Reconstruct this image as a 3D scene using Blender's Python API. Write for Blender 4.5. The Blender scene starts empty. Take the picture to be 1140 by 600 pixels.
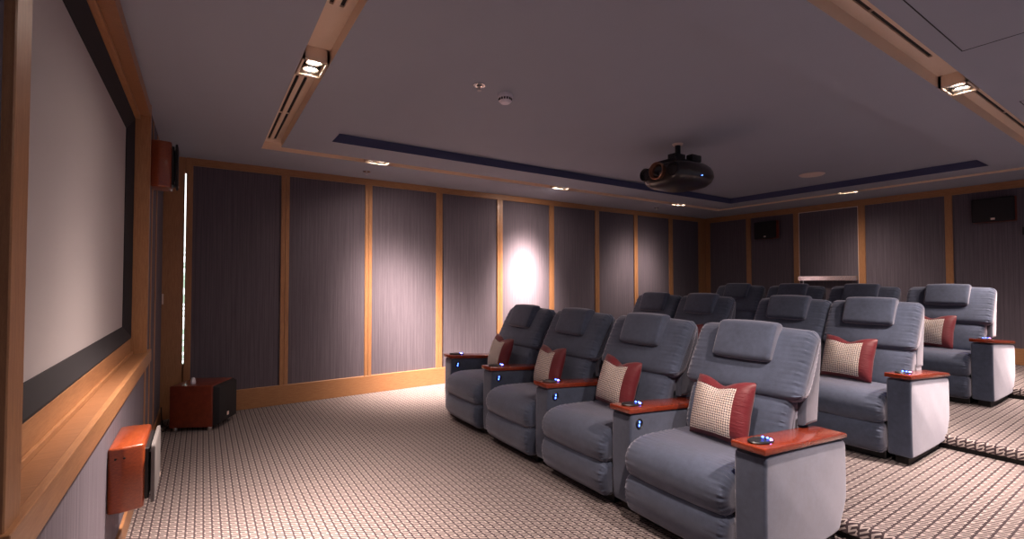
import bpy, bmesh, math, random
from mathutils import Vector, Matrix
random.seed(7)
PI = math.pi
R = math.radians
COL = bpy.context.scene.collection
SC = bpy.context.scene

# ------------------------------------------------------------------ materials
def new_mat(name, base=(.5, .5, .5), rough=.6, metal=0., spec=.5, sheen=0., coat=0.):
    m = bpy.data.materials.new(name); m.use_nodes = True
    b = m.node_tree.nodes['Principled BSDF']
    b.inputs['Base Color'].default_value = (*base, 1)
    b.inputs['Roughness'].default_value = rough
    b.inputs['Metallic'].default_value = metal
    b.inputs['Specular IOR Level'].default_value = spec
    b.inputs['Sheen Weight'].default_value = sheen
    b.inputs['Coat Weight'].default_value = coat
    return m, m.node_tree, b

class NT:
    """small helper to wire nodes"""
    def __init__(s, t): s.t = t
    def n(s, typ, **kw):
        o = s.t.nodes.new(typ)
        for k, v in kw.items(): setattr(o, k, v)
        return o
    def put(s, sock, v):
        if isinstance(v, bpy.types.NodeSocket): s.t.links.new(v, sock)
        else: sock.default_value = v
    def m(s, op, a, b=0., c=0.):
        o = s.n('ShaderNodeMath', operation=op)
        s.put(o.inputs[0], a); s.put(o.inputs[1], b); s.put(o.inputs[2], c)
        return o.outputs[0]
    def inr(s, v, lo, hi):
        return s.m('MULTIPLY', s.m('GREATER_THAN', v, lo), s.m('LESS_THAN', v, hi))
    def mix(s, f, a, b):
        o = s.n('ShaderNodeMix', data_type='RGBA')
        s.put(o.inputs[0], f); s.put(o.inputs[6], a if isinstance(a, bpy.types.NodeSocket) else (*a, 1))
        s.put(o.inputs[7], b if isinstance(b, bpy.types.NodeSocket) else (*b, 1))
        return o.outputs[2]
    def mapped(s, out, scale, rot=(0, 0, 0)):
        tc = s.n('ShaderNodeTexCoord'); mp = s.n('ShaderNodeMapping')
        s.t.links.new(tc.outputs[out], mp.inputs[0]); mp.inputs['Scale'].default_value = scale
        mp.inputs['Rotation'].default_value = rot
        return mp.outputs[0]
    def noise(s, vec, scale=1., detail=3., rough=.5):
        o = s.n('ShaderNodeTexNoise'); s.t.links.new(vec, o.inputs['Vector'])
        o.inputs['Scale'].default_value = scale; o.inputs['Detail'].default_value = detail
        o.inputs['Roughness'].default_value = rough
        return o.outputs['Fac']
    def bump(s, h, b, strength=.3, dist=.002):
        o = s.n('ShaderNodeBump'); s.t.links.new(h, o.inputs['Height'])
        o.inputs['Strength'].default_value = strength; o.inputs['Distance'].default_value = dist
        s.t.links.new(o.outputs[0], b.inputs['Normal'])

def plain(name, base, rough=.6, metal=0., noise=.08, scale=40., **kw):
    m, t, b = new_mat(name, base, rough, metal, **kw); n = NT(t)
    v = n.mapped('Object', (1, 1, 1))
    f = n.noise(v, scale)
    c = n.mix(f, tuple(max(0, x*(1-noise)) for x in base), tuple(min(1, x*(1+noise)) for x in base))
    t.links.new(c, b.inputs['Base Color'])
    return m

def wood(name, c1, c2, rough=.4, scale=(4, 4, .6), coat=0., grain=1.):
    m, t, b = new_mat(name, c1, rough, coat=coat); n = NT(t)
    v = n.mapped('Object', scale)
    f = n.noise(v, 9.*grain, 5., .6)
    v2 = n.mapped('Object', tuple(s*12 for s in scale))
    g = n.noise(v2, 6.*grain, 2.)
    ff = n.m('ADD', n.m('MULTIPLY', f, .75), n.m('MULTIPLY', g, .35))
    r = n.n('ShaderNodeMapRange'); t.links.new(ff, r.inputs[0]); r.inputs[1].default_value = .38; r.inputs[2].default_value = .72
    t.links.new(n.mix(r.outputs[0], c1, c2), b.inputs['Base Color'])
    b.inputs['Coat Roughness'].default_value = .12
    return m

def velvet(name, base):
    m, t, b = new_mat(name, base, .8, sheen=.72, spec=.2); n = NT(t)
    b.inputs['Sheen Roughness'].default_value = .45
    b.inputs['Sheen Tint'].default_value = (.92, .88, 1., 1)
    v = n.mapped('Object', (1, 1, 1))
    f = n.noise(v, 7., 4., .6); g = n.noise(v, 300., 1.)
    h = n.noise(v, 34., 3.)
    ff = n.m('ADD', n.m('ADD', n.m('MULTIPLY', f, .55), n.m('MULTIPLY', g, .2)), n.m('MULTIPLY', h, .25))
    r = n.n('ShaderNodeMapRange'); t.links.new(ff, r.inputs[0]); r.inputs[1].default_value = .3; r.inputs[2].default_value = .7
    c = n.mix(r.outputs[0], tuple(x*.66 for x in base), tuple(x*1.4 for x in base))
    t.links.new(c, b.inputs['Base Color'])
    n.bump(g, b, .25, .0015)
    return m

def wall_fabric(name, base, dark):
    m, t, b = new_mat(name, base, .9, spec=.2); n = NT(t)
    tc = n.n('ShaderNodeTexCoord'); sp = n.n('ShaderNodeSeparateXYZ'); t.links.new(tc.outputs['Object'], sp.inputs[0])
    s = n.m('ADD', sp.outputs[0], sp.outputs[1])
    cb = n.n('ShaderNodeCombineXYZ'); t.links.new(s, cb.inputs[0]); t.links.new(n.m('MULTIPLY', sp.outputs[2], .02), cb.inputs[2])
    a = n.noise(cb.outputs[0], 60., 3., .8)
    fr = n.m('FRACT', n.m('MULTIPLY', s, 21.))
    line = n.m('LESS_THAN', fr, .1)
    weave = n.noise(n.mapped('Object', (1, 1, 1)), 380., 1.)
    r = n.n('ShaderNodeMapRange'); t.links.new(n.m('ADD', n.m('MULTIPLY', a, .75), n.m('MULTIPLY', weave, .25)), r.inputs[0])
    r.inputs[1].default_value = .32; r.inputs[2].default_value = .68
    f = n.m('MAXIMUM', n.m('MULTIPLY', line, .8), n.m('SUBTRACT', 1., r.outputs[0]))
    t.links.new(n.mix(f, base, dark), b.inputs['Base Color'])
    n.bump(weave, b, .3, .001)
    return m

def carpet(name, pb, pa):
    """interlocking hooked lines: UV.x runs across the bands, UV.y along them (metres)"""
    m, t, b = new_mat(name, (.5, .5, .5), .95, spec=.1, sheen=.1); n = NT(t)
    uv = n.n('ShaderNodeUVMap'); sp = n.n('ShaderNodeSeparateXYZ'); t.links.new(uv.outputs[0], sp.inputs[0])
    bb = n.m('DIVIDE', sp.outputs[0], pb)
    p0 = n.m('FRACT', bb)
    odd = n.m('MULTIPLY', n.m('MODULO', n.m('FLOOR', bb), 2.), .5)
    # hooked S figures: slanted bars joined at alternate ends, bands parted by a jagged dark gap
    q = n.m('FRACT', n.m('ADD', n.m('ADD', n.m('DIVIDE', sp.outputs[1], pa), odd), n.m('MULTIPLY', p0, .45)))
    wob = n.m('MULTIPLY', n.m('PINGPONG', n.m('MULTIPLY', q, 3.), .5), .26)
    p = n.m('SUBTRACT', p0, wob)
    bars = n.m('MAXIMUM', n.m('MAXIMUM', n.inr(q, .04, .185), n.inr(q, .375, .52)), n.inr(q, .71, .855))
    cl = n.m('MULTIPLY', n.inr(q, .18, .37), n.m('LESS_THAN', p, .28))
    cr = n.m('MULTIPLY', n.inr(q, .51, .70), n.m('GREATER_THAN', p, .70))
    f = n.m('MAXIMUM', n.m('MAXIMUM', bars, cl), cr)
    f = n.m('MULTIPLY', f, n.m('GREATER_THAN', p, .12))
    f = n.m('MULTIPLY', f, n.m('LESS_THAN', p0, .98))
    fz = n.noise(n.mapped('Object', (1, 1, 1)), 420., 2.)
    big = n.noise(n.mapped('Object', (1, 1, 1)), 2.2, 3.)
    lt = n.mix(fz, (.28, .235, .222), (.54, .455, .425))
    lt = n.mix(n.m('MULTIPLY', big, .35), lt, (.29, .245, .23))
    dk = n.mix(fz, (.035, .022, .028), (.07, .05, .055))
    t.links.new(n.mix(f, dk, lt), b.inputs['Base Color'])
    n.bump(n.m('ADD', fz, n.m('MULTIPLY', f, .6)), b, .5, .003)
    return m

def weave_mat(name):
    m, t, b = new_mat(name, (.5, .5, .5), .9, spec=.2); n = NT(t)
    uv = n.n('ShaderNodeUVMap'); sp = n.n('ShaderNodeSeparateXYZ'); t.links.new(uv.outputs[0], sp.inputs[0])
    c = .0145
    u = n.m('DIVIDE', sp.outputs[0], c); v = n.m('DIVIDE', sp.outputs[1], c)
    p = n.m('FRACT', u); q = n.m('FRACT', v)
    par = n.m('GREATER_THAN', n.m('MODULO', n.m('ADD', n.m('ADD', n.m('FLOOR', u), n.m('FLOOR', v)), 200.), 2.), .5)
    hz = n.inr(q, .18, .78); vt = n.inr(p, .18, .78)
    f = n.m('ADD', n.m('MULTIPLY', par, hz), n.m('MULTIPLY', n.m('SUBTRACT', 1., par), vt))
    warm = n.noise(n.mapped('Object', (1, 1, 1)), 60., 1.)
    lt = n.mix(warm, (.80, .74, .72), (.75, .58, .45))
    t.links.new(n.mix(f, (.035, .022, .05), lt), b.inputs['Base Color'])
    n.bump(f, b, .5, .002)
    return m

def emit(name, col, strength, base=(0, 0, 0)):
    m, t, b = new_mat(name, base, .4)
    b.inputs['Emission Color'].default_value = (*col, 1); b.inputs['Emission Strength'].default_value = strength
    return m

def soft_maroon(name):
    m, t, b = new_mat(name, (.13, .008, .014), .5, sheen=.15); n = NT(t)
    v = n.mapped('Object', (10, 10, 60))
    n.bump(n.noise(v, 1.6, 3.), b, .5, .006)
    return m

def daylight_mat():
    """bright view outside through the narrow gap: sky at the top, greenery below"""
    m, t, b = new_mat('daylight_outside', (0, 0, 0), .5); n = NT(t)
    tc = n.n('ShaderNodeTexCoord'); sp = n.n('ShaderNodeSeparateXYZ'); t.links.new(tc.outputs['Object'], sp.inputs[0])
    f = n.noise(n.mapped('Object', (1, 1, 14)), 3., 4.)
    hi = n.n('ShaderNodeMapRange'); t.links.new(sp.outputs[2], hi.inputs[0]); hi.inputs[1].default_value = 1.6; hi.inputs[2].default_value = 2.1
    k = n.m('MAXIMUM', hi.outputs[0], n.m('GREATER_THAN', f, .52))
    t.links.new(n.mix(k, (.25, .33, .25), (.9, .95, 1.)), b.inputs['Emission Color'])
    b.inputs['Emission Strength'].default_value = 1.6
    return m

M = {}
M['velvet'] = velvet('slate_velvet', (.052, .065, .102))
M['velvet_shell'] = velvet('slate_velvet_shell', (.055, .062, .088))
M['maroon'] = soft_maroon('maroon_satin')
M['weave'] = weave_mat('basket_weave')
M['cap'] = wood('cherry_lacquer', (.13, .014, .008), (.30, .048, .016), .22, (3, 30, 30), coat=.6)
M['cherry'] = wood('cherry_veneer', (.15, .022, .010), (.23, .040, .015), .3, (3, 3, 3), coat=.4)
M['cherry_o'] = wood('orange_cherry_veneer', (.20, .034, .012), (.34, .070, .020), .28, (10, 1.4, 30), coat=.5)
M['oak'] = wood('honey_oak_upright', (.34, .150, .065), (.47, .235, .105), .42, (14, 14, 1.2), coat=.12)
M['oak_x'] = wood('honey_oak_along', (.34, .150, .065), (.47, .235, .105), .42, (1.2, 14, 14), coat=.12)
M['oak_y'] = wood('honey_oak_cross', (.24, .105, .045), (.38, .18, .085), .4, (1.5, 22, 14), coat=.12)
M['oak_yl'] = wood('honey_oak_face', (.34, .150, .065), (.47, .235, .105), .4, (14, 1.2, 14), coat=.12)
M['wallf'] = wall_fabric('ribbed_wall_fabric', (.172, .145, .172), (.095, .080, .10))
M['wallf2'] = wall_fabric('ribbed_wall_fabric_blue', (.215, .190, .225), (.115, .10, .125))
M['ceil'] = plain('ceiling_paint', (.37, .395, .47), .85, noise=.03, scale=3.)
M['cove'] = plain('cove_blue_paint', (.070, .078, .17), .8, noise=.03)
M['cream'] = plain('cream_metal', (.84, .68, .54), .5, noise=.03)
M['dark'] = plain('black_void', (.01, .008, .008), .7)
M['black'] = plain('black_plastic', (.012, .012, .014), .4)
M['grille'] = plain('black_grille_cloth', (.014, .012, .015), .85, scale=500., noise=.5)
M['grey_grille'] = plain('grey_grille_cloth', (.11, .10, .10), .8, scale=500., noise=.2)
M['bezel'] = plain('black_velour', (.012, .010, .014), .9, scale=300., noise=.5)
M['screen'] = plain('screen_white', (.40, .365, .375), .8, noise=.01)
M['chrome'] = plain('polished_metal', (.85, .82, .8), .2, 1.)
M['silver'] = plain('satin_metal', (.55, .52, .52), .32, 1.)
M['white'] = plain('white_plastic', (.80, .76, .84), .45)
M['pink'] = plain('beige_plastic', (.86, .70, .62), .6)
M['proj'] = plain('dark_bronze_gloss', (.022, .016, .014), .28, noise=.02, coat=.5)
M['lens'] = plain('lens_glass', (.01, .01, .015), .06, coat=1.)
M['copper'] = plain('copper_ring', (.35, .17, .11), .3, .8)
M['lamp'] = emit('lamp_glow', (1., .86, .72), 60.)
M['blue_led'] = emit('blue_led', (.05, .12, 1.), 9.)
M['pink_led'] = emit('pink_led', (.9, .25, 1.), 8.)
M['red_led'] = emit('red_led', (1., .05, .08), 4.)
M['day'] = daylight_mat()
M['carpet_f'] = carpet('hook_pattern_carpet', .043, .060)
M['carpet_p'] = carpet('hook_pattern_carpet_steps', .054, .078)

# ------------------------------------------------------------------ object helpers
def obj(name, bm, mats, parent=None, smooth=35, loc=None):
    me = bpy.data.meshes.new(name)
    bmesh.ops.recalc_face_normals(bm, faces=bm.faces)
    bm.to_mesh(me); bm.free()
    if not isinstance(mats, (list, tuple)): mats = [mats]
    for m in mats: me.materials.append(m)
    if smooth:
        me.polygons.foreach_set('use_smooth', [True]*len(me.polygons))
        me.set_sharp_from_angle(angle=R(smooth))
    o = bpy.data.objects.new(name, me); COL.objects.link(o)
    if parent is not None: o.parent = parent
    if loc: o.location = loc
    return o

def thing(name, label, cat, loc=(0, 0, 0), rotz=0, group=None):
    o = bpy.data.objects.new(name, None); COL.objects.link(o)
    o.location = loc; o.rotation_euler = (0, 0, rotz); o.empty_display_size = .1
    tag(o, label, cat, group)
    return o

def tag(o, label, cat, group=None):
    o['label'] = label; o['category'] = cat
    if group: o['group'] = group
    return o

def struct(name, bm, mats, smooth=35):
    o = obj(name, bm, mats, None, smooth); o['kind'] = 'structure'
    return o

def box(bm, lo, hi, mi=0, bev=0., seg=2):
    lo = Vector(lo); hi = Vector(hi)
    r = bmesh.ops.create_cube(bm, size=1.)
    vs = r['verts']; c = (lo+hi)/2; s = hi-lo
    for v in vs: v.co = Vector((v.co.x*s.x, v.co.y*s.y, v.co.z*s.z))+c
    fs = set(f for v in vs for f in v.link_faces)
    for f in fs: f.material_index = mi
    if bev > 0:
        es = list(set(e for v in vs for e in v.link_edges))
        bmesh.ops.bevel(bm, geom=es, offset=bev, segments=seg, affect='EDGES', profile=.5, material=-1)
    return bm

def bx(lo, hi, bev=0., seg=2):
    return box(bmesh.new(), lo, hi, 0, bev, seg)

def cyl(bm, p0, p1, r0, r1=None, n=24, mi=0, caps=True):
    if r1 is None: r1 = r0
    p0 = Vector(p0); p1 = Vector(p1); d = (p1-p0)
    q = d.to_track_quat('Z', 'Y')
    a = []; b = []
    for i in range(n):
        t = 2*PI*i/n; u = Vector((math.cos(t), math.sin(t), 0))
        a.append(bm.verts.new(p0+q@(u*r0))); b.append(bm.verts.new(p1+q@(u*r1)))
    for i in range(n):
        f = bm.faces.new((a[i], a[(i+1) % n], b[(i+1) % n], b[i])); f.material_index = mi
    if caps:
        bm.faces.new(a[::-1]).material_index = mi; bm.faces.new(b).material_index = mi
    return bm

def lathe(bm, prof, origin, axis=(0, 0, 1), n=28, mi=0):
    """prof: list of (radius, height) along axis"""
    q = Vector(axis).to_track_quat('Z', 'Y'); o = Vector(origin); rings = []
    for r, h in prof:
        if r < 1e-5: rings.append([bm.verts.new(o+q@Vector((0, 0, h)))])
        else: rings.append([bm.verts.new(o+q@Vector((r*math.cos(2*PI*i/n), r*math.sin(2*PI*i/n), h))) for i in range(n)])
    for a, b in zip(rings, rings[1:]):
        for i in range(n):
            j = (i+1) % n
            if len(a) == 1 and len(b) == 1: continue
            if len(a) == 1: f = bm.faces.new((a[0], b[i], b[j]))
            elif len(b) == 1: f = bm.faces.new((a[i], a[j], b[0]))
            else: f = bm.faces.new((a[i], a[j], b[j], b[i]))
            f.material_index = mi
    return bm

def chaikin(p, it=2):
    for _ in range(it):
        q = []
        for i in range(len(p)):
            a = p[i]; b = p[(i+1) % len(p)]
            q.append((a[0]*.75+b[0]*.25, a[1]*.75+b[1]*.25)); q.append((a[0]*.25+b[0]*.75, a[1]*.25+b[1]*.75))
        p = q
    return p

def resample(p, step):
    out = []; L = [0]
    n = len(p)
    for i in range(n): L.append(L[-1]+math.dist(p[i], p[(i+1) % n]))
    m = max(12, int(L[-1]/step))
    for k in range(m):
        s = L[-1]*k/m
        i = max(j for j in range(n) if L[j] <= s+1e-9)
        t = (s-L[i])/max(1e-9, L[i+1]-L[i]); a = p[i]; b = p[(i+1) % n]
        out.append((a[0]+(b[0]-a[0])*t, a[1]+(b[1]-a[1])*t))
    return out

def puff(prof, y0, y1, r, step=.012, crown=0., wr=0., wl=.022, seg=6, smooth_it=2, mi=0, bm=None, wr_mask=None):
    """cushion: closed (x,z) outline swept across y, with rounded, optionally ruched ends"""
    if bm is None: bm = bmesh.new()
    P = resample(chaikin(prof, smooth_it), step); n = len(P)
    area = sum(P[i][0]*P[(i+1) % n][1]-P[(i+1) % n][0]*P[i][1] for i in range(n))
    if area < 0: P = P[::-1]
    N = []
    for i in range(n):
        a = P[i-1]; b = P[(i+1) % n]; d = (b[0]-a[0], b[1]-a[1]); l = math.hypot(*d) or 1
        N.append((d[1]/l, -d[0]/l))
    secs = []
    for k in range(seg+1):
        th = PI/2*k/seg
        secs.append((y0+r*(1-math.sin(th)), r*(1-math.cos(th)), math.sin(th), k))
    secs = [(y0+r*(1-math.cos(PI/2*k/seg)), r*(1-math.sin(PI/2*k/seg)), math.cos(PI/2*k/seg)) for k in range(seg+1)]
    mid = 8
    for k in range(1, mid):
        y = y0+r+(y1-y0-2*r)*k/mid
        secs.append((y, 0, 0))
    secs += [(y1-(s[0]-y0), s[1], s[2]) for s in secs[:seg+1][::-1]]
    rings = []
    yc = (y0+y1)/2; hw = (y1-y0)/2
    ph = random.random()*9
    for (y, ins, w) in secs:
        t = (y-yc)/hw; cr = crown*(1-t*t)
        edge = max(0., 1-abs(abs(t)-.93)/.14) if wr else 0.
        ring = []
        for i in range(n):
            wob = 0.
            if edge > 0:
                s = i*step
                wob = wr*edge*(math.sin(2*PI*s/wl+ph)*.7+math.sin(2*PI*s/(wl*1.7)+2*ph)*.5)
            k = -ins+cr+wob
            ring.append(bm.verts.new((P[i][0]+N[i][0]*k, y, P[i][1]+N[i][1]*k)))
        rings.append(ring)
    for a, b in zip(rings, rings[1:]):
        for i in range(n):
            f = bm.faces.new((a[i], a[(i+1) % n], b[(i+1) % n], b[i])); f.material_index = mi
    bm.faces.new(rings[0]).material_index = mi; bm.faces.new(rings[-1][::-1]).material_index = mi
    return bm

def copy_tree(o, parent=None):
    c = o.copy(); COL.objects.link(c); c.parent = parent
    for ch in [x for x in bpy.data.objects if x.parent is o]: copy_tree(ch, c)
    return c

# ------------------------------------------------------------------ room dimensions (metres; camera eye 1.44)
H = 2.768; HC = 2.858                # lower ceiling, raised centre
XS, XB, YF, YN = -.355, 8.982, 6.113, -.35
OX0, OX1, OY0, OY1 = .474, 8.148, .905, 5.274     # outer edge of the cream channel ring
IX0, IX1, IY0, IY1 = .634, 7.988, 1.062, 5.118    # inner edge of it
CX0, CX1, CY0, CY1 = 1.011, 7.565, 1.474, 4.651   # raised centre
TZ = 2.845
T = .12

# floor
def flat_uv(bm, swap=False, off=(0, 0)):
    pass

def carpet_floor():
    bm = bmesh.new(); uv = bm.loops.layers.uv.new('UVMap')
    vs = [bm.verts.new(c) for c in ((XS, YN, 0), (3.2, YN, 0), (3.2, YF, 0), (XS, YF, 0))]
    f = bm.faces.new(vs)
    for l in f.loops: l[uv].uv = (l.vert.co.x+10, l.vert.co.y+10)
    vb = [bm.verts.new((v.co.x, v.co.y, -.1)) for v in vs]
    for i in range(4): bm.faces.new((vs[i], vs[(i+1) % 4], vb[(i+1) % 4], vb[i]))
    bm.faces.new(vb[::-1])
    return struct('floor', bm, M['carpet_f'])
carpet_floor()

def platform(x0, x1, z0, z, idx):
    """carpeted step with a rounded nosing over a dark set-back riser"""
    bm = bmesh.new(); uv = bm.loops.layers.uv.new('UVMap')
    r = .028; prof = [(x0+.05, z-.072), (x0+.008, z-.072), (x0, z-.064), (x0, z-r)]
    for k in range(1, 7):
        a = PI/2*k/6; prof.append((x0+r-r*math.cos(a), z-r+r*math.sin(a)))
    prof.append((x1, z))
    s = [0]
    for a, b in zip(prof, prof[1:]): s.append(s[-1]+math.dist(a, b))
    rows = [[bm.verts.new((px, y, pz)) for (px, pz) in prof] for y in (YN, YF)]
    for i in range(len(prof)-1):
        f = bm.faces.new((rows[0][i], rows[0][i+1], rows[1][i+1], rows[1][i]))
        vals = {rows[0][i]: (YN, s[i]), rows[0][i+1]: (YN, s[i+1]), rows[1][i]: (YF, s[i]), rows[1][i+1]: (YF, s[i+1])}
        for l in f.loops: l[uv].uv = (vals[l.vert][0]+10, vals[l.vert][1]+10)
    box(bm, (x0+.03, YN, z0-.05), (x1, YF, z-.073), 1)
    o = struct('floor', bm, [M['carpet_p'], M['dark']])
    return o
Z1, Z2, Z3 = .11, .22, .335
platform(3.0, 5.1, 0, Z1, 1); platform(4.93, 7.2, Z1, Z2, 2); platform(7.02, XB, Z2, Z3, 3)

# walls (slabs)
def slab(name, lo, hi, mat): return struct(name, bx(lo, hi), mat, 0)
slab('wall_far_side', (-.158, YF, -.1), (XB+T, YF+T, 3.0), M['wallf'])
slab('wall_back', (XB, YN-T, -.1), (XB+T, YF, 3.0), M['wallf'])
# screen wall: fabric around the recess of the screen
RY0, RY1, RZ0, RZ1 = 1.50, 4.357, .905, 2.665
RB = -.50
bm = bmesh.new()
box(bm, (XS-.2, YN, -.1), (XS, RY0, 3.0)); box(bm, (XS-.2, RY1, -.1), (XS, YF, 3.0))
box(bm, (XS-.2, RY0, -.1), (XS, RY1, RZ0)); box(bm, (XS-.2, RY0, RZ1), (XS, RY1, 3.0))
struct('wall_screen_side', bm, M['wallf2'], 0)
struct('trim_screen_recess_back', bx((RB-.05, RY0, RZ0), (RB, RY1, RZ1)), M['oak_yl'], 0)

# ceiling: one mesh, lower border, cream channel gap, raised centre with blue upstand
def ring(bm, a, b, z, mi=0):
    (ax0, ay0, ax1, ay1), (cx0, cy0, cx1, cy1) = a, b
    A = [bm.verts.new((x, y, z)) for x, y in ((ax0, ay0), (ax1, ay0), (ax1, ay1), (ax0, ay1))]
    B = [bm.verts.new((x, y, z)) for x, y in ((cx0, cy0), (cx1, cy0), (cx1, cy1), (cx0, cy1))]
    for i in range(4):
        bm.faces.new((A[i], A[(i+1) % 4], B[(i+1) % 4], B[i])).material_index = mi
    return A, B
def wallring(bm, rect, z0, z1, mi=0):
    x0, y0, x1, y1 = rect; P = ((x0, y0), (x1, y0), (x1, y1), (x0, y1))
    for i in range(4):
        a = P[i]; b = P[(i+1) % 4]
        bm.faces.new([bm.verts.new(c) for c in ((*a, z0), (*b, z0), (*b, z1), (*a, z1))]).material_index = mi
room = (XS-.02, YN-.02, XB+.02, YF+.02); OUT = (OX0, OY0, OX1, OY1); INN = (IX0, IY0, IX1, IY1); CEN = (CX0, CY0, CX1, CY1)
bm = bmesh.new()
ring(bm, room, OUT, H); ring(bm, INN, CEN, H)
wallring(bm, CEN, H, HC, 1)
bm.faces.new([bm.verts.new((x, y, HC)) for x, y in ((CX0, CY0), (CX1, CY0), (CX1, CY1), (CX0, CY1))])
box(bm, (room[0], room[1], 2.95), (room[2], room[3], 3.05))
struct('ceiling', bm, [M['ceil'], M['cove']], 0)
# the cream channel
bm = bmesh.new()
ring(bm, OUT, INN, TZ); wallring(bm, OUT, H-.001, TZ); wallring(bm, INN, H-.001, TZ)
struct('trim_ceiling_channel', bm, M['cream'], 0)

# access hatch joints in the border ceiling
def groove(name, x0, y0, x1, y1):
    w = .005; bm = bmesh.new()
    for lo, hi in (((x0, y0), (x1, y0+w)), ((x0, y1-w), (x1, y1)), ((x0, y0), (x0+w, y1)), ((x1-w, y0), (x1, y1))):
        box(bm, (*lo, H-.0015), (*hi, H+.002))
    return struct(name, bm, M['dark'], 0)
groove('trim_ceiling_hatch', 2.35, .2, 3.655, .812); groove('trim_ceiling_hatch', 5.03, .2, 6.3, .812)

# ------------------------------------------------------------------ wall joinery
tn = [0]
def trim(bm, mat, name=None):
    tn[0] += 1
    return struct(name or 'trim_%d' % tn[0], bm, mat)
PZ0, PZ1 = .226, 2.688
# far side wall
posts = [(.763, .852), (1.745, 1.835), (2.742, 2.833), (3.745, 3.842), (4.756, 4.848), (5.777, 5.866), (6.765, 6.86), (7.777, 7.885)]
PT = .022
for a, b in posts:
    bm = bx((a, YF-PT, PZ0), ((a+b)/2-.0015, YF+.01, PZ1), .002, 1); box(bm, ((a+b)/2+.0015, YF-PT, PZ0), (b, YF+.01, PZ1), 0, .002, 1)
    trim(bm, M['oak'])
trim(bx((-.158, YF-PT, 0), (-.098, YF+.01, H), .002, 1), M['oak'])
trim(bx((8.735, YF-PT, PZ0), (8.96, YF+.01, PZ1), .002, 1), M['oak'])
trim(bx((-.098, YF-PT-.002, PZ1), (XB, YF+.01, H), .002, 1), M['oak_x'], 'trim_top_far')
struct('baseboard_far', bx((-.098, YF-PT-.004, .0), (XB, YF+.01, PZ0), .003, 1), M['oak_x'])
# back wall
bposts = [(5.99, 6.09), (5.103, 5.194), (4.213, 4.305), (3.2, 3.294), (2.135, 2.218), (1.10, 1.19), (.1, .19)]
for a, b in bposts:
    trim(bx((XB-PT, a, Z3+.2), (XB+.01, b, PZ1), .002, 1), M['oak'])
trim(bx((XB-PT-.002, YN, PZ1-.02), (XB+.01, YF-.02, H), .002, 1), M['oak_yl'], 'trim_top_back')
struct('baseboard_back', bx((XB-PT-.004, YN, Z3), (XB+.01, YF-.02, Z3+.215), .003, 1), M['oak_yl'])
# screen wall battens, baseboard
for a, b in ((4.46, 4.52), (4.80, 4.86), (5.24, 5.31)):
    trim(bx((XS-.01, a, .13), (XS+.005, b, 2.75), .001, 1), M['oak'])
struct('baseboard_screen', bx((XS-.01, YN, 0), (XS+.014, YF, .125), .003, 1), M['oak_yl'])
# slatted fabric panel door in the back wall with a polished push bar
d = bpy.data.objects.new('door_1', None); COL.objects.link(d); d['kind'] = 'structure'
bm = bx((XB-.012, 3.30, Z3+.215), (XB+.005, 4.207, PZ1-.03), .001, 1)
obj('door_panel', bm, M['wallf'], d)
bm = bmesh.new()
for lo, hi in (((3.294, Z3+.2), (3.300, PZ1-.022)), ((4.207, Z3+.2), (4.213, PZ1-.022)), ((3.294, PZ1-.03), (4.213, PZ1-.022))):
    box(bm, (XB-.02, lo[0], lo[1]), (XB, hi[0], hi[1]))
obj('door_edging', bm, M['pink'], d, 0)
bm = bx((8.885, 3.30, 1.445), (8.915, 4.20, 1.525), .004, 2)
pb = obj('push_bar', bm, M['chrome'], d, 0)
bm = bmesh.new(); cyl(bm, (8.9, 4.13, 1.48), (XB-.005, 4.13, 1.48), .016); cyl(bm, (8.9, 3.38, 1.48), (XB-.005, 3.38, 1.48), .016)
cyl(bm, (8.93, 4.13, 1.30), (8.93, 4.13, 1.47), .012)
obj('bar_bracket', bm, M['chrome'], pb)

# timber leaf at the left end of the far wall with a sliver of daylight beside it
w = bpy.data.objects.new('door_2', None); COL.objects.link(w); w['kind'] = 'structure'
obj('door_leaf', bx((XS-.02, YF-.012, 0), (-.1705, YF+.03, H), .002, 1), M['oak'], w)
obj('latch_plate', bx((-.352, YF-.016, 1.20), (-.338, YF-.011, 1.31), .001, 1), M['pink'], w)
bm = bmesh.new(); box(bm, (-.172, YF+.005, -.05), (-.156, YF+T, .56)); box(bm, (-.172, YF+.005, 2.60), (-.156, YF+T, H+.1))
struct('trim_gap_ends', bm, M['oak'], 0)
wn = bpy.data.objects.new('window_1', None); COL.objects.link(wn); wn['kind'] = 'structure'
obj('window_pane', bx((-.19, YF+.03, .5), (-.14, YF+.034, 2.62)), M['day'], wn, 0)
bm = bx((XS-.05, YF+.036, -.1), (-.14, YF+T, 3.0)); struct('wall_behind_gap', bm, M['oak'], 0)

# ------------------------------------------------------------------ screen surround
FX = -.335
# posts, head and sill of the timber surround
bm = bx((XS-.02, RY0-.105, RZ0), (FX, RY0, 2.75), .003, 1)
trim(bm, M['oak'], 'trim_screen_post')
trim(bx((XS-.02, RY1-.002, RZ0), (FX, RY1+.05, 2.75), .002, 1), M['oak'], 'trim_screen_post')
trim(bx((RB, RY1-.006, RZ0), (FX-.001, RY1+.02, RZ1-.001)), M['oak'], 'trim_screen_reveal')
trim(bx((RB, RY0-.02, RZ0), (XS-.019, RY0+.005, RZ1+.02)), M['oak'], 'trim_screen_reveal')
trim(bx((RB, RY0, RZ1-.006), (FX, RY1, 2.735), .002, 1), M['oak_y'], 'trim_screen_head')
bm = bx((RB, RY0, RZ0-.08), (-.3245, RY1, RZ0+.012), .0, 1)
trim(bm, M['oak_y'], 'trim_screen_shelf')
trim(bx((-.345, RY0-.12, RZ0-.075), (-.322, 4.56, RZ0+.015), .002, 1), M['oak_yl'], 'trim_screen_shelf_face')
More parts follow.
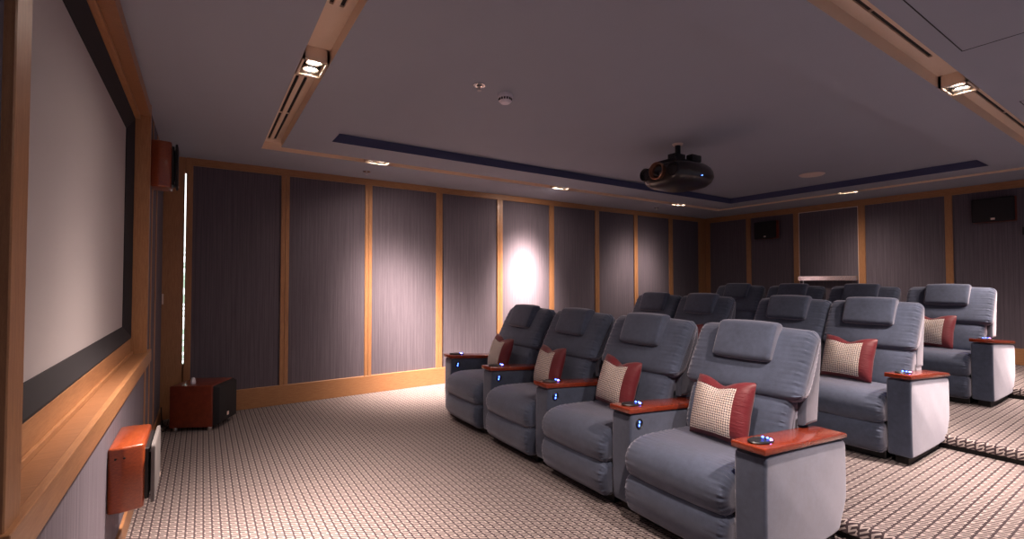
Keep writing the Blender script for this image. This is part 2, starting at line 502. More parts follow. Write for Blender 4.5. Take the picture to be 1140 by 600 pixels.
# riser boards between shelf/head and the screen
trim(bx((RB, RY0, RZ0+.012), (-.425, RY1, 1.03), .002, 1), M['oak_yl'], 'trim_screen_riser')
trim(bx((-.425, RY0, RZ0+.012), (-.412, RY1, RZ0+.034), .002, 1), M['oak_yl'], 'trim_screen_bead')
trim(bx((RB, RY0, 2.628), (-.395, RY1-.007, RZ1-.007), .002, 1), M['oak_yl'], 'trim_screen_riser')
# the projection screen
scr = thing('projection_screen', 'large pale grey projection screen with a black velour border in the timber wall recess', 'projection screen', (-.46, 2.9, 1.03))
def at(o, lo, hi): return tuple(Vector(lo)-o.location), tuple(Vector(hi)-o.location)
SY0, SY1, SZ0, SZ1 = 1.61, 4.215, 1.125, 2.515
obj('screen_surface', bx(*at(scr, (-.478, SY0-.03, SZ0-.03), (-.462, SY1+.03, SZ1+.03))), M['screen'], scr, 0)
# bevelled border: slopes back from its outer edge to the picture
bm = bmesh.new()
O = (RY0+.01, 1.032, RY1-.012, 2.628); I = (SY0, SZ0, SY1, SZ1)
def rc(r, x): return [bm.verts.new((x-scr.location.x, a-scr.location.y, b-scr.location.z)) for a, b in ((r[0], r[1]), (r[2], r[1]), (r[2], r[3]), (r[0], r[3]))]
loops = [rc(O, -.49), rc(O, -.425), rc((O[0]+.02, O[1]+.012, O[2]-.02, O[3]-.012), -.422), rc(I, -.457), rc(I, -.47)]
for a, b in zip(loops, loops[1:]):
    for i in range(4): bm.faces.new((a[i], a[(i+1) % 4], b[(i+1) % 4], b[i]))
obj('border', bm, M['bezel'], scr, 0)

# ------------------------------------------------------------------ recliners
def make_arm(parent, yc, w=.16, switch_side=-1, leds=True, label=None):
    """armrest: velvet block with a sloping lacquered cap, touch panel and recline switch"""
    a, b = yc-w/2, yc+w/2
    prof = [(0, .055), (0, .622), (.83, .553), (.845, .50), (.845, .22), (.77, .10), (.745, .055)]
    P = []
    # keep corners fairly crisp: insert points close to each corner
    n = len(prof)
    for i in range(n):
        p = prof[i]; q0 = prof[i-1]; q1 = prof[(i+1) % n]
        for q in (q0, q1):
            l = math.dist(p, q); t = min(.022, l*.4)/l
            P.append((p[0]+(q[0]-p[0])*t, p[1]+(q[1]-p[1])*t))
    bm = puff(P, a, b, .016, step=.02, smooth_it=2, seg=4, crown=.0)
    arm = obj('armrest', bm, M['velvet'], parent)
    # cap
    bm = bmesh.new(); uw = .006
    capp = [(-.012, .624), (-.012, .654), (.0, .656), (.815, .588), (.842, .578), (.845, .556)]
    r0 = [bm.verts.new((x, a-uw, z)) for x, z in capp]; r1 = [bm.verts.new((x, b+uw, z)) for x, z in capp]
    for i in range(len(capp)):
        j = (i+1) % len(capp); bm.faces.new((r0[i], r0[j], r1[j], r1[i]))
    bm.faces.new(r0[::-1]); bm.faces.new(r1)
    bmesh.ops.bevel(bm, geom=list(bm.edges), offset=.005, segments=2, affect='EDGES', profile=.5)
    obj('armrest_cap', bm, M['cap'], arm)
    # oval touch panel with lit keys
    sl = math.atan2(-.068, .815)
    bm = bmesh.new()
    Mx = Matrix.Translation((.105, yc, .6495)) @ Matrix.Rotation(-sl, 4, 'Y')
    n = 28; rings = []
    for rr, h in ((1., 0), (1.03, .004), (.98, .009), (.86, .0105), (.80, .008)):
        rings.append([bm.verts.new(Mx@Vector((.085*rr*math.cos(2*PI*i/n), .046*rr*math.sin(2*PI*i/n), h))) for i in range(n)])
    for p, q in zip(rings, rings[1:]):
        for i in range(n): bm.faces.new((p[i], p[(i+1) % n], q[(i+1) % n], q[i]))
    bm.faces.new(rings[-1])
    for k, (px, py, mi) in enumerate(((.055, .02, 1), (.062, 0, 1), (.055, -.02, 1), (.038, -.032, 2))):
        m0 = len(bm.faces)
        lathe(bm, [(.0055, 0), (.0055, .005), (.004, .007), (0, .008)], Mx@Vector((px, py, .007)), (0, 0, 1), 10, mi)
    obj('control_panel', bm, [M['black'], M['blue_led'], M['pink_led']], arm)
    if switch_side:
        bm = bmesh.new(); yy = yc+switch_side*(w/2-.002)
        lathe(bm, [(.031, 0), (.031, .006), (.026, .009), (.023, .006), (0, .006)], (.078, yy, .552), (0, switch_side, 0), 24)
        yb = yy+switch_side*.008
        box(bm, (.074, min(yb, yy), .556), (.082, max(yb, yy), .568), 1); box(bm, (.070, min(yb, yy), .536), (.078, max(yb, yy), .548), 1)
        obj('recline_switch', bm, [M['black'], M['blue_led']], arm)
    # plinth
    obj('plinth', bx((.05, a+.035, 0), (.70, b-.035, .06), .004, 1), M['dark'], arm)
    return arm

def make_recliner(hw=.335, bw=.378, far_arm=.16, near_arm=0.):
    root = bpy.data.objects.new('recliner', None); COL.objects.link(root); root.empty_display_size = .2
    # seat: deep roll over the front
    seat = [(.74, .44), (.60, .468), (.40, .478), (.20, .490), (.06, .492), (-.035, .462), (-.078, .40), (-.076, .33), (-.045, .275), (.02, .268), (.30, .30), (.74, .30)]
    bm = puff(seat, -hw+.002, hw-.002, .05, step=.0085, crown=.010, wr=.0045, wl=.026)
    obj('seat_cushion', bm, M['velvet'], root)
    foot = [(-.03, .285), (-.066, .262), (-.083, .20), (-.072, .12), (-.045, .068), (.0, .055), (.06, .06), (.06, .285)]
    bm = puff(foot, -hw+.003, hw-.003, .045, step=.0085, crown=.004, wr=.004, wl=.024)
    obj('footrest', bm, M['velvet'], root)
    obj('base_frame', bx((.04, -hw+.02, 0), (.68, hw-.02, .285), .005, 1), M['black'], root)
    low = [(.505, .455), (.505, .52), (.535, .64), (.575, .735), (.61, .775), (.68, .785), (.72, .70), (.66, .44)]
    bm = puff(low, -hw+.009, hw-.009, .045, step=.009, crown=.010, wr=.004)
    obj('lumbar_cushion', bm, M['velvet'], root)
    up = [(.575, .775), (.588, .83), (.655, .955), (.715, 1.06), (.757, 1.122), (.81, 1.148), (.868, 1.13), (.872, 1.06), (.80, .90), (.72, .765), (.63, .742)]
    bm = puff(up, -bw, bw, .055, step=.009, crown=.012, wr=.0045, wl=.028)
    obj('backrest', bm, M['velvet'], root)
    shell = [(.655, .616), (.655, .618), (.655, .64), (.66, .74), (.72, .90), (.80, 1.06), (.83, 1.105), (.868, 1.115), (.885, 1.07), (.850, .85), (.814, .63), (.813, .616), (.811, .614), (.78, .614), (.69, .614)]
    bm = puff(shell, -bw+.012, bw-.012, .02, step=.015)
    shell = [(.62, .12), (.60, .60), (.62, .68), (.80, .68), (.79, .50), (.76, .30), (.73, .12)]
    bm = puff(shell, -hw+.009, hw-.009, .02, step=.015, bm=bm)
    obj('back_shell', bm, M['velvet_shell'], root)
    hr = [(.610, .975), (.622, 1.01), (.690, 1.155), (.712, 1.180), (.785, 1.180), (.80, 1.15), (.725, .965), (.70, .945), (.625, .955)]
    P = []
    for i, p in enumerate(hr): P.append(p)
    bm = puff(P, -.188, .188, .022, step=.010, crown=.008, smooth_it=1)
    obj('headrest', bm, M['velvet'], root)
    if far_arm: make_arm(root, hw+far_arm/2, far_arm, -1)
    if near_arm: make_arm(root, -hw-near_arm/2, near_arm, 1)
    return root

AW = .16
# sources of each kind of seat, copied along the rows
kinds = {
    'far': make_recliner(),
    'both': make_recliner(near_arm=AW),
}
HW2 = .338
k2 = {
    'near': make_recliner(hw=HW2, bw=.345, far_arm=0, near_arm=.148),
    'far': make_recliner(hw=HW2, bw=.345, far_arm=.148),
}
used = set()
def place(src, x, y, z, label, group):
    if src.name in used: o = copy_tree(src)
    else: o = src; used.add(src.name)
    o.location = (x, y, z); tag(o, label, 'recliner', group)
    return o
X1, X2, X3 = 2.205, 4.225, 6.31
G1, G2, G3 = 'recliners in the front row', 'recliners in the middle row', 'recliners in the back row'
Y1 = [1.693, 2.523, 3.353, 4.183]
L1 = ['slate blue recliner at the near end of the front row, largest in the photo',
      'front row slate blue recliner, next one in from the near end arm',
      'front row slate blue recliner, second from the spotlit panelled wall',
      'front row slate blue recliner at the far end by the spotlit wall']
for i, y in enumerate(Y1):
    place(kinds['both'] if i == 0 else kinds['far'], X1, y, 0, L1[i], G1)
Y2 = [1.735, 2.425, 3.415, 4.105]
L2 = ['middle row slate blue recliner at the near end, holding the brightest red-edged cushion',
      'dark slate recliner right behind the nearest front row seat, no cushion in view',
      'middle row dark recliner seen over the gap between the two nearest front backs',
      'middle row dark recliner at the far end, before the narrow wall panels']
for i, (y, k) in enumerate(zip(Y2, ('near', 'far', 'near', 'far'))):
    place(k2[k], X2, y, Z1, L2[i], G2)
Y3 = [1.73, 2.562, 3.394, 4.226]
L3 = ['back row slate blue recliner at the near end, beside the upper step',
      'back row recliner showing only headrest and back top, beside the near end seat',
      'back row recliner, headrest right below the left end of the polished push bar',
      'back row slate recliner furthest from the camera, by the corner of the room']
for i, y in enumerate(Y3):
    place(kinds['both'] if i == 0 else kinds['far'], X3, y, Z2, L3[i], G3)

# ------------------------------------------------------------------ scatter cushions
def make_cushion():
    root = bpy.data.objects.new('scatter_cushion', None); COL.objects.link(root); root.empty_display_size = .1
    # local frame: x = thickness (front is -x), y = width, z = height, centre at 0
    W, Hh = .205, .185; n = 36
    def shape(u, v, side):
        # pinched corners, a karate-chop dip in the top edge
        y = W*u*(1-.05*(1-abs(v))**1.2*abs(u)**3)
        z = Hh*v*(1-.05*(1-abs(u))**1.2*abs(v)**3)
        if v > 0: z -= .042*math.exp(-(u/.42)**2)*v**2
        t = .082*max(0., (1-abs(u)**2.6))**.5*max(0., (1-abs(v)**2.6))**.5
        t *= 1-.30*math.exp(-(u/.3)**2)*max(0, v)
        return Vector((side*t*(1.0 if side < 0 else .75), y, z))
    def region(u, v): return (-.86 < u*-1 < 2) and False
    def build(front_panel):
        bm = bmesh.new(); uv = bm.loops.layers.uv.new('UVMap')
        for side in (-1, 1):
            if front_panel and side == 1: continue
            g = {}
            for i in range(n+1):
                for j in range(n+1):
                    u = -1+2*i/n; v = -1+2*j/n; g[i, j] = (bm.verts.new(shape(u, v, side)), u, v)
            for i in range(n):
                for j in range(n):
                    uc = -1+2*(i+.5)/n; vc = -1+2*(j+.5)/n
                    inside = (-.60 < uc < .90) and (-.84 < vc < .74)
                    if side == -1 and inside != front_panel: continue
                    q = [g[i, j], g[i+1, j], g[i+1, j+1], g[i, j+1]]
                    f = bm.faces.new([a[0] for a in q])
                    for l, a in zip(f.loops, q): l[uv].uv = (a[1]*W+1, a[2]*Hh+1)
        bmesh.ops.remove_doubles(bm, verts=bm.verts, dist=1e-5)
        loose = [v for v in bm.verts if not v.link_faces]
        bmesh.ops.delete(bm, geom=loose, context='VERTS')
        return bm
    obj('border', build(False), M['maroon'], root, 60)
    obj('front_panel', build(True), M['weave'], root, 60)
    return root
cush = make_cushion(); first = [True]
def put_cushion(x, y, z, tilt, roll, yaw, label, group='scatter cushions on the recliners', s=1.):
    o = cush if first[0] else copy_tree(cush); first[0] = False
    o.location = (x, y, z); o.rotation_mode = 'XYZ'; o.rotation_euler = (R(roll), R(tilt), R(yaw)); o.scale = (s, s, s)
    tag(o, label, 'cushion', group)
CX, CZ = .420, .672
put_cushion(X1+CX, 1.69, CZ, 17, -2, -8, 'maroon-edged woven cushion on the nearest front row recliner, facing the camera')
put_cushion(X1+CX-.004, 2.53, CZ+.009, 17, 2, -7, 'maroon-edged woven cushion on the second front row recliner from the near end')
put_cushion(X1+CX, 3.37, CZ, 17, -2, -8, 'maroon-edged woven cushion on the third front row recliner from the near end')
put_cushion(X1+CX-.004, 4.20, CZ+.011, 17, 3, -7, 'small-looking maroon-edged cushion on the front row recliner beside the panelled wall')
put_cushion(X2+CX, 1.80, Z1+CZ, 17, 0, -8, 'bright red-edged woven cushion on the near end seat of the middle row')
put_cushion(X2+CX, 3.42, Z1+CZ, 17, 0, -8, 'maroon cushion glimpsed between the two nearest front row backs')
put_cushion(X3+CX, 1.80, Z2+CZ, 17, 0, -8, 'red-edged woven cushion on the near end seat of the back row')

# ------------------------------------------------------------------ loudspeakers and subwoofer
def wall_speaker(name, label, y0, y1, z0, z1, vertical=False):
    """wooden on-wall speaker with bevelled ends and a fabric grille standing off its front"""
    t = thing(name, label, 'loudspeaker', (XS, (y0+y1)/2, (z0+z1)/2), 0, 'wooden loudspeakers on the screen wall')
    ly, lz = (y1-y0)/2, (z1-z0)/2
    bm = bmesh.new()
    out = [(.0, -ly), (.055, -ly-.008), (.135, -ly+.01), (.135, ly-.01), (.055, ly+.008), (0, ly)]
    A = [bm.verts.new((x, y, -lz)) for x, y in out]; B = [bm.verts.new((x, y, lz)) for x, y in out]
    for i in range(6): bm.faces.new((A[i], A[(i+1) % 6], B[(i+1) % 6], B[i]))
    bm.faces.new(A[::-1]); bm.faces.new(B)
    bmesh.ops.bevel(bm, geom=list(bm.edges), offset=.012, segments=3, affect='EDGES', profile=.5)
    obj('cabinet', bm, M['cherry_o'], t)
    bm = bx((.13, -ly+.035, -lz+.03), (.152, ly-.035, lz-.03), .004, 1)
    obj('baffle', bm, M['black'], t)
    bm = bx((.158, -ly+.015, -lz+.012), (.176, ly-.015, lz-.012), .016, 3)
    g = obj('grille', bm, M['grille'] if vertical else M['grey_grille'], t)
    for yy in (-ly+.06, ly-.06):
        for zz in (-lz+.05, lz-.05): obj('grille_peg', cyl(bmesh.new(), (.15, yy, zz), (.16, yy, zz), .007, n=10), M['silver'], t)
    obj('badge', bx((.1755, ly-.07, -lz+.03), (.178, ly-.045, -lz+.045)), M['pink'], g, 0)
    if not vertical:
        for xx in (.03, .062):
            obj('fixing_hole', cyl(bmesh.new(), (xx, -ly-.0105, lz-.05), (xx, -ly+.002, lz-.05), .0045, n=10), M['dark'], t)
    return t
wall_speaker('wall_speaker', 'orange cherry wall speaker below the screen shelf with a grey grille', 2.84, 3.24, .365, .668)
wall_speaker('wall_speaker', 'dark cherry wall speaker high beside the top corner of the screen', 4.62, 4.86, 2.19, 2.56, True)

def rear_speaker(label, y, z, wy):
    t = thing('rear_speaker', label, 'loudspeaker', (XB, y, z), 0, 'black loudspeakers on the back wall')
    h = .165
    bm = bmesh.new()
    out = [(.012, -wy*.9), (-.06, -wy), (-.12, -wy+.02), (-.12, wy-.02), (-.06, wy), (.012, wy*.9)]
    A = [bm.verts.new((x, yy, -h)) for x, yy in out]; B = [bm.verts.new((x, yy, h)) for x, yy in out]
    for i in range(6): bm.faces.new((A[i], A[(i+1) % 6], B[(i+1) % 6], B[i]))
    bm.faces.new(A[::-1]); bm.faces.new(B)
    bmesh.ops.bevel(bm, geom=list(bm.edges), offset=.008, segments=2, affect='EDGES', profile=.5)
    obj('cabinet', bm, M['cherry'], t)
    g = obj('grille', bx((-.142, -wy+.008, -h+.004), (-.12, wy-.008, h-.004), .016, 3), M['grille'], t)
    obj('badge', bx((-.1435, -.02, -h+.03), (-.1415, .02, -h+.055)), M['pink'], g, 0)
rear_speaker('smaller-looking black rear speaker high on the back wall, nearer the room corner', 4.76, 2.40, .215)
rear_speaker('larger-looking black rear speaker at the right edge of the photo', 1.70, 2.395, .215)
tag(obj('wall_sensor', bx((-.05, -.05, -.055), (.0, .05, .055), .008, 2), M['black'], None, 35, (XB, 1.40, 2.09)), 'small black box on the back wall just under the right-hand rear speaker', 'sensor')

sub = thing('subwoofer', 'dark cherry cube subwoofer with a black grille on the carpet in the corner', 'subwoofer', (0.022, 5.66, 0), R(-27))
# local: -y faces the camera side, +x is the grille side
a = .204
bm = bx((-a, -a, .035), (a-.02, a, .435), .012, 3); obj('cabinet', bm, M['cherry'], sub)
bm = bmesh.new()
q = [(a-.02, -a+.004, .04), (a-.02, a-.004, .04), (a-.02, a-.004, .430), (a-.02, -a+.004, .430)]
q2 = [(a+.03, -a+.035, .06), (a+.03, a-.02, .06), (a+.03, a-.02, .41), (a+.03, -a+.035, .41)]
A = [bm.verts.new(c) for c in q]; B = [bm.verts.new(c) for c in q2]
for i in range(4): bm.faces.new((A[i], A[(i+1) % 4], B[(i+1) % 4], B[i]))
bm.faces.new(B); bm.faces.new(A[::-1])
bmesh.ops.bevel(bm, geom=list(bm.edges), offset=.008, segments=2, affect='EDGES', profile=.5)
g = obj('grille', bm, M['grille'], sub)
obj('badge', bx((a+.029, -.02, .10), (a+.033, .015, .135)), M['pink'], g, 0)
for sx, sy in ((-1, -1), (1, -1), (-1, 1), (1, 1)):
    bm = bmesh.new(); cx = sx*(a-.05); cy = sy*(a-.022)
    lathe(bm, [(0, 0), (.019, 0), (.021, .008), (.019, .03), (.012, .052), (.009, .058), (0, .06)], (cx, cy-.004 if sy < 0 else cy, 0), (0, 0, 1), 20)
    obj('foot', bm, M['silver'], sub)
bm = bmesh.new(); lathe(bm, [(0, 0), (.022, 0), (.024, .01), (.020, .04), (.012, .058), (0, .062)], (-.065, 5.60, .435), (0, 0, 1), 20)
tag(obj('metal_cone', bm, M['white']), 'small pale grey cone standing on the back of the cherry subwoofer', 'cone')
# cable behind the subwoofer
def tube(pts, r, n=8, sub=8):
    P = [Vector(p) for p in pts]; Q = []
    for i in range(len(P)-1):
        a = P[max(0, i-1)]; b = P[i]; c = P[i+1]; d = P[min(len(P)-1, i+2)]
        for k in range(sub):
            t = k/sub; Q.append(.5*((2*b)+(c-a)*t+(2*a-5*b+4*c-d)*t*t+(3*b-a-3*c+d)*t**3))
    Q.append(P[-1]); bm = bmesh.new(); rings = []
    for i, q in enumerate(Q):
        d = (Q[min(i+1, len(Q)-1)]-Q[max(i-1, 0)]).normalized(); u = d.cross(Vector((.3, .2, 1))).normalized(); v = d.cross(u)
        rings.append([bm.verts.new(q+(u*math.cos(2*PI*k/n)+v*math.sin(2*PI*k/n))*r) for k in range(n)])
    for a, b in zip(rings, rings[1:]):
        for k in range(n): bm.faces.new((a[k], a[(k+1) % n], b[(k+1) % n], b[k]))
    bm.faces.new(rings[0]); bm.faces.new(rings[-1][::-1])
    return bm
c = obj('speaker_cable', tube([(-.335, 5.98, .16), (-.32, 5.92, .012), (-.27, 5.74, .008), (-.30, 5.60, .008), (-.25, 5.72, .03), (-.20, 5.84, .10)], .006), M['black'], None, 60)
tag(c, 'black cable coiling on the carpet behind the subwoofer', 'cable')

# ------------------------------------------------------------------ projector
pr = thing('projector', 'dark bronze ceiling projector with a round lens facing the screen', 'projector', (4.09, 3.09, HC))
def P3(x, y, z): return (x, y, z-HC)
bm = bmesh.new(); n = 56; rings = []
ax, ay = .345, .300
zs = [(-.135, .30), (-.128, .55), (-.105, .80), (-.07, .93), (-.02, 1.), (.03, .985), (.07, .92), (.10, .80), (.118, .60), (.124, .30)]
for zz, k in zs:
    rg = []
    for i in range(n):
        t = 2*PI*i/n; c0, s0 = math.cos(t), math.sin(t); e = 2/2.7
        x = ax*k*abs(c0)**e*(1 if c0 > 0 else -1); y = ay*k*abs(s0)**e*(1 if s0 > 0 else -1)
        if x < 0: x = max(x, -.30)
        rg.append(bm.verts.new((x, y, zz+2.515-HC)))
    rings.append(rg)
for p, q in zip(rings, rings[1:]):
    for i in range(n): bm.faces.new((p[i], p[(i+1) % n], q[(i+1) % n], q[i]))
bm.faces.new(rings[0][::-1]); bm.faces.new(rings[-1])
body = obj('body', bm, M['proj'], pr, 50)
zc = 2.535-HC
bm = bmesh.new(); lathe(bm, [(.060, -.01), (.084, 0), (.088, .05), (.080, .056), (.072, .03), (.066, .02)], (-.295, 0.0, zc), (-1, 0, 0), 36)
lr = obj('lens_ring', bm, M['copper'], pr)
bm = bmesh.new(); lathe(bm, [(.070, .012), (.055, .026), (.03, .034), (0, .038)], (-.295, 0.0, zc), (-1, 0, 0), 30)
obj('lens', bm, M['lens'], lr)
for yy in (.175, -.165):
    bm = bmesh.new(); lathe(bm, [(.04, -.03), (.066, .0), (.066, .018), (.056, .02), (.05, .0), (0, -.005)], (-.285, yy, zc-.003), (-1, 0, 0), 28)
    obj('vent', bm, M['grille'], pr)
bm = bmesh.new(); box(bm, (-.19, -.12, 2.635-HC), (.16, .12, 2.672-HC), 0, .006, 2); box(bm, (-.10, -.05, 2.67-HC), (.06, .05, 2.745-HC), 0, .006, 2)
box(bm, (.05, -.14, 2.665-HC), (.20, -.06, 2.735-HC), 0, .01, 2)
obj('mounting_plate', bm, M['black'], pr)
bm = bmesh.new(); cyl(bm, (0, 0, 2.74-HC), (0, 0, -.012), .028)
obj('drop_rod', bm, M['black'], pr)
bm = bmesh.new(); lathe(bm, [(.030, -.02), (.05, -.012), (.054, 0), (0, 0)], (0, 0, 0), (0, 0, 1), 28)
obj('ceiling_rose', bm, M['pink'], pr)
bm = bmesh.new()
lathe(bm, [(.0035, -.02), (.0035, .010), (0, .012)], (-.02, -.290, 2.475-HC), (0, -1, 0), 12)
obj('status_light', bm, M['blue_led'], pr)

# ------------------------------------------------------------------ ceiling fittings
def beam(ld, half):
    """reflector beam profile: intensity falls off smoothly with the angle from the axis"""
    ld.spot_size = R(150); ld.spot_blend = 1.; ld.use_nodes = True
    n = NT(ld.node_tree); em = ld.node_tree.nodes['Emission']
    tc = n.n('ShaderNodeTexCoord'); sp = n.n('ShaderNodeSeparateXYZ'); ld.node_tree.links.new(tc.outputs['Normal'], sp.inputs[0])
    c = n.m('SUBTRACT', 1., n.m('ABSOLUTE', sp.outputs[2]))
    k = 2*math.log(2)/R(half)**2
    ld.node_tree.links.new(n.m('ADD', n.m('EXPONENT', n.m('MULTIPLY', c, -k)), .012), em.inputs['Strength'])

def downlight(label, x, y, along, aims, power, hw=.135, size=44, blend=.8, cam_turn=None):
    """twin downlight box set into the cream channel; along = 'x' or 'y'"""
    t = thing('twin_downlight', label, 'ceiling light', (x, y, H), 0 if along == 'x' else PI/2, 'twin downlights in the ceiling channel')
    w = .073; h = TZ-H; th = .012
    bm = bmesh.new()
    for lo, hi in (((-hw, -w), (hw, -w+th)), ((-hw, w-th), (hw, w)), ((-hw, -w), (-hw+th*2, w)), ((hw-th*2, -w), (hw, w))):
        box(bm, (*lo, -.003), (*hi, h+.002))
    obj('housing', bm, M['cream'], t, 0)
    obj('reflector_well', bx((-hw+th, -w+th/2, .04), (hw-th, w-th/2, .06)), M['dark'], t, 0)
    for k, sx in enumerate((-.055, .055)):
        bm = bmesh.new()
        lathe(bm, [(.046, .030), (.048, .012), (.044, .010), (.036, .028), (.036, .040)], (sx, 0, 0), (0, 0, 1), 24)
        lm = obj('lamp', bm, M['chrome'], t)
        bm = bmesh.new(); lathe(bm, [(.034, .026), (.02, .022), (0, .020)], (sx, 0, 0), (0, 0, 1), 20)
        obj('bulb', bm, M['lamp'], lm)
        if aims[k] is not None:
            ld = bpy.data.lights.new('lamp_light', 'SPOT'); lo = bpy.data.objects.new('lamp_light', ld); COL.objects.link(lo)
            ld.energy = power[k]; ld.color = (1., .80, .70); beam(ld, size*.34); ld.shadow_soft_size = .035
            px = x+sx if along == 'x' else x; py = y if along == 'x' else y+sx
            lo.location = (px, py, H-.012)
            dv = Vector(aims[k])-Vector(lo.location); lo.rotation_euler = dv.to_track_quat('-Z', 'Y').to_euler()
    return t
# real light fittings of the ring: far side, screen side, near side, back
downlight('twin downlight above the far wall, closest to the screen end', 1.62, 5.196, 'x', [(2.35, 6.15, .15), (2.75, 5.9, 0)], (460, 1300), size=40)
downlight('twin downlight above the far wall, centred over the brightest wall panel', 4.26, 5.196, 'x', [(4.25, 6.15, 1.28), (3.4, 5.9, 0)], (1500, 420), size=33)
downlight('twin downlight above the far wall, right of the projector', 6.90, 5.196, 'x', [(6.35, 6.2, 1.2), (7.15, 6.2, 1.2)], (110, 110), size=42)
downlight('bright twin downlight in the channel beside the screen', .554, 3.11, 'y', [(.33, 2.6, 0), (.85, 3.9, 0)], (950, 170), size=48)
downlight('twin downlight in the near channel at the upper right of the photo', 4.35, .985, 'x', [(4.2, .65, .1), (4.75, .75, .1)], (200, 200), size=52)
downlight('tiny-looking twin downlight above the back wall', 8.07, 3.08, 'y', [(8.9, 3.3, .9), (8.3, 2.2, .3)], (50, 60), size=56)
# the same ring continues outside the frame on the near side
downlight('twin downlight in the near channel above the open floor', 1.62, .985, 'x', [(2.5, 1.5, .3), (.9, 1.6, 0)], (130, 60), size=70)
downlight('twin downlight in the near channel towards the back wall', 6.90, .985, 'x', [(6.7, .6, .2), (7.7, 1.3, .3)], (110, 260), size=52)
def add_round_fill(x, y, aim, power):  # added fill lights, out of view, that brighten the near sides of the end arms
    t = thing('added_round_fill', 'round fill light added out of view in the near ceiling border', 'ceiling light', (x, y, H), 0, 'added round fill lights on the near side')
    bm = bmesh.new(); lathe(bm, [(.040, .001), (.042, -.006), (.056, -.005), (.058, .001)], (0, 0, 0), (0, 0, 1), 28); obj('bezel', bm, M['cream'], t)
    bm = bmesh.new(); lathe(bm, [(.040, -.001), (.02, -.002), (0, -.002)], (0, 0, 0), (0, 0, 1), 24); obj('bulb', bm, M['lamp'], t)
    ld = bpy.data.lights.new('lamp_light', 'SPOT'); lo = bpy.data.objects.new('lamp_light', ld); COL.objects.link(lo)
    ld.energy = power; ld.color = (1., .82, .74); beam(ld, 24); ld.shadow_soft_size = .05
    lo.location = (x, y, H-.015); lo.rotation_euler = (Vector(aim)-Vector(lo.location)).to_track_quat('-Z', 'Y').to_euler()
add_round_fill(2.6, .3, (2.6, 1.2, .35), 250)
add_round_fill(4.6, .3, (4.6, 1.2, .5), 300)
add_round_fill(6.7, .3, (6.7, 1.2, .6), 230)

def diffuser(label, lo, hi, along, centres):
    """linear slot air diffuser: cream bars over a dark slot"""
    x0, y0 = lo; x1, y1 = hi
    t = thing('slot_diffuser', label, 'air vent', ((x0+x1)/2, (y0+y1)/2, TZ), 0, 'slot diffusers in the ceiling channel')
    L = Vector(t.location)
    obj('dark_slot', bx(Vector((x0, y0, TZ-.003))-L, Vector((x1, y1, TZ-.0005))-L), M['dark'], t, 0)
    sw = .011; bm = bmesh.new()
    edges = []
    a0, a1 = (x0, x1) if along == 'y' else (y0, y1)
    e = a0
    for c in centres: edges.append((e, c-sw)); e = c+sw
    edges.append((e, a1))
    for p, q in edges:
        if along == 'y': box(bm, Vector((p, y0, TZ-.014))-L, Vector((q, y1, TZ-.002))-L)
        else: box(bm, Vector((x0, p, TZ-.014))-L, Vector((x1, q, TZ-.002))-L)
    b0, b1 = (y0, y1) if along == 'y' else (x0, x1)
    for p, q in ((b0, b0+.02), (b1-.02, b1), ((b0+b1)/2-.003, (b0+b1)/2+.003)):
        if along == 'y': box(bm, Vector((x0, p, TZ-.0135))-L, Vector((x1, q, TZ-.002))-L)
        else: box(bm, Vector((p, y0, TZ-.0135))-L, Vector((q, y1, TZ-.002))-L)
    obj('frame', bm, M['cream'], t, 0)
diffuser('cream double-slot air vent beside the screen, beyond the bright downlight', (OX0+.004, 3.40), (.605, 5.12), 'y', (.520, .572))
diffuser('cream double-slot air vent beside the screen, at the top edge of the photo', (OX0+.004, 1.20), (.605, 2.46), 'y', (.520, .572))
diffuser('cream slot vent in the near channel, left of its downlight', (1.95, OY0+.003), (3.78, 1.02), 'x', (.928, .978))
diffuser('cream slot vent in the near channel, right of its downlight', (4.62, OY0+.003), (6.45, 1.02), 'x', (.928, .978))

bm = bmesh.new(); lathe(bm, [(.055, 0), (.057, -.022), (.050, -.026), (.044, -.030), (.044, -.046), (.050, -.050), (.034, -.066), (0, -.068)], (0, 0, 0), (0, 0, 1), 32)
sd = tag(obj('smoke_detector', bm, M['white'], None, 30, (1.905, 2.985, HC)), 'white smoke detector on the raised centre of the ceiling', 'smoke detector')
bm = bmesh.new()
for k in range(14):
    t = 2*PI*k/14; box(bm, (-.004+.046*math.cos(t), -.004+.046*math.sin(t), -.046), (.004+.046*math.cos(t), .004+.046*math.sin(t), -.031))
obj('vent_rib', bm, M['dark'], sd, 0)
def sprinkler(label, x, y, z):
    t = thing('ceiling_sprinkler', label, 'sprinkler', (x, y, z), 0, 'sprinkler heads on the ceiling')
    bm = bmesh.new(); lathe(bm, [(.020, .004), (.042, -.001), (.044, -.008), (.030, -.010), (.018, -.006)], (0, 0, 0), (0, 0, 1), 24); obj('escutcheon', bm, M['chrome'], t)
    bm = bmesh.new(); cyl(bm, (0, 0, 0), (0, 0, -.022), .009, n=12); cyl(bm, (-.010, 0, -.02), (-.004, 0, -.042), .002, n=8); cyl(bm, (.010, 0, -.02), (.004, 0, -.042), .002, n=8); cyl(bm, (0, 0, -.022), (0, 0, -.04), .003, n=8)
    lathe(bm, [(0, -.042), (.016, -.042), (.016, -.044), (0, -.045)], (0, 0, 0), (0, 0, 1), 16); obj('deflector', bm, M['silver'], t)
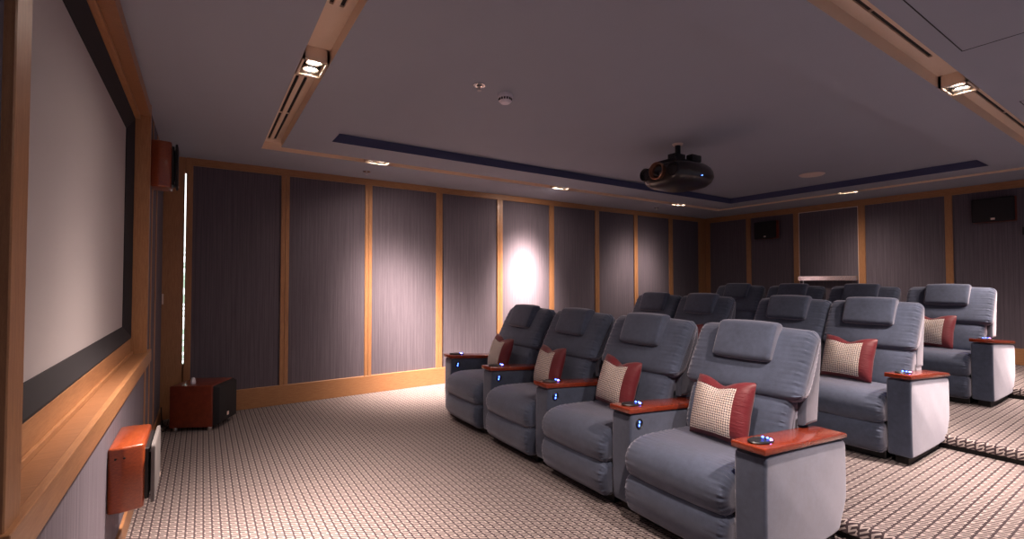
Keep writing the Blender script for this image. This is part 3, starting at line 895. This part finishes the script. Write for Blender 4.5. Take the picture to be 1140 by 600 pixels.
sprinkler('chrome sprinkler head on the raised ceiling, just left of the smoke detector', 1.65, 2.935, HC)
sprinkler('tiny chrome sprinkler head on the border ceiling over the left wall panels', 1.635, 5.67, H)
sprinkler('tiny chrome sprinkler head on the border ceiling over the far right wall panels', 6.835, 5.63, H)
bm = bmesh.new(); lathe(bm, [(0, -.018), (.10, -.018), (.135, -.014), (.150, -.004), (.152, 0), (0, 0)], (0, 0, 0), (0, 0, 1), 40)
cs = tag(obj('ceiling_speaker', bm, M['pink'], None, 30, (6.76, 3.0, HC)), 'round beige disc on the raised ceiling to the right of the projector', 'ceiling speaker')

# ------------------------------------------------------------------ world, camera, output
wd = bpy.data.worlds.new('world'); SC.world = wd; wd.use_nodes = True   # added soft ambient fill; the near wall is left out to let it in
wd.node_tree.nodes['Background'].inputs[0].default_value = (.76, .72, .90, 1)
wd.node_tree.nodes['Background'].inputs[1].default_value = .085

F, YAW, PITCH, ROLL = 522.9456584, 33.36654851, 1.41791597, -0.03580263
cam = bpy.data.cameras.new('camera'); co = bpy.data.objects.new('camera', cam); COL.objects.link(co)
cam.sensor_fit = 'HORIZONTAL'; cam.sensor_width = 36; cam.lens = F/1140*36; cam.clip_start = .02
co.location = (0, 0, 1.44)
yw, p, r = R(YAW), R(PITCH), R(ROLL)
Fv = Vector((math.sin(yw)*math.cos(p), math.cos(yw)*math.cos(p), math.sin(p)))
Rv = Vector((math.cos(yw), -math.sin(yw), 0)); Uv = Rv.cross(Fv)
R2 = Rv*math.cos(r)+Uv*math.sin(r); U2 = -Rv*math.sin(r)+Uv*math.cos(r)
mt = Matrix((R2, U2, -Fv)).transposed().to_4x4(); mt.translation = co.location
co.matrix_world = mt
SC.camera = co
SC.view_settings.view_transform = 'Standard'; SC.view_settings.look = 'None'
SC.view_settings.gamma = 1; SC.view_settings.use_curve_mapping = False
SC.view_settings.exposure = .95
try:
    SC.cycles.max_bounces = 10; SC.cycles.diffuse_bounces = 8; SC.cycles.sample_clamp_indirect = 6.; SC.cycles.use_denoising = True
except Exception: pass
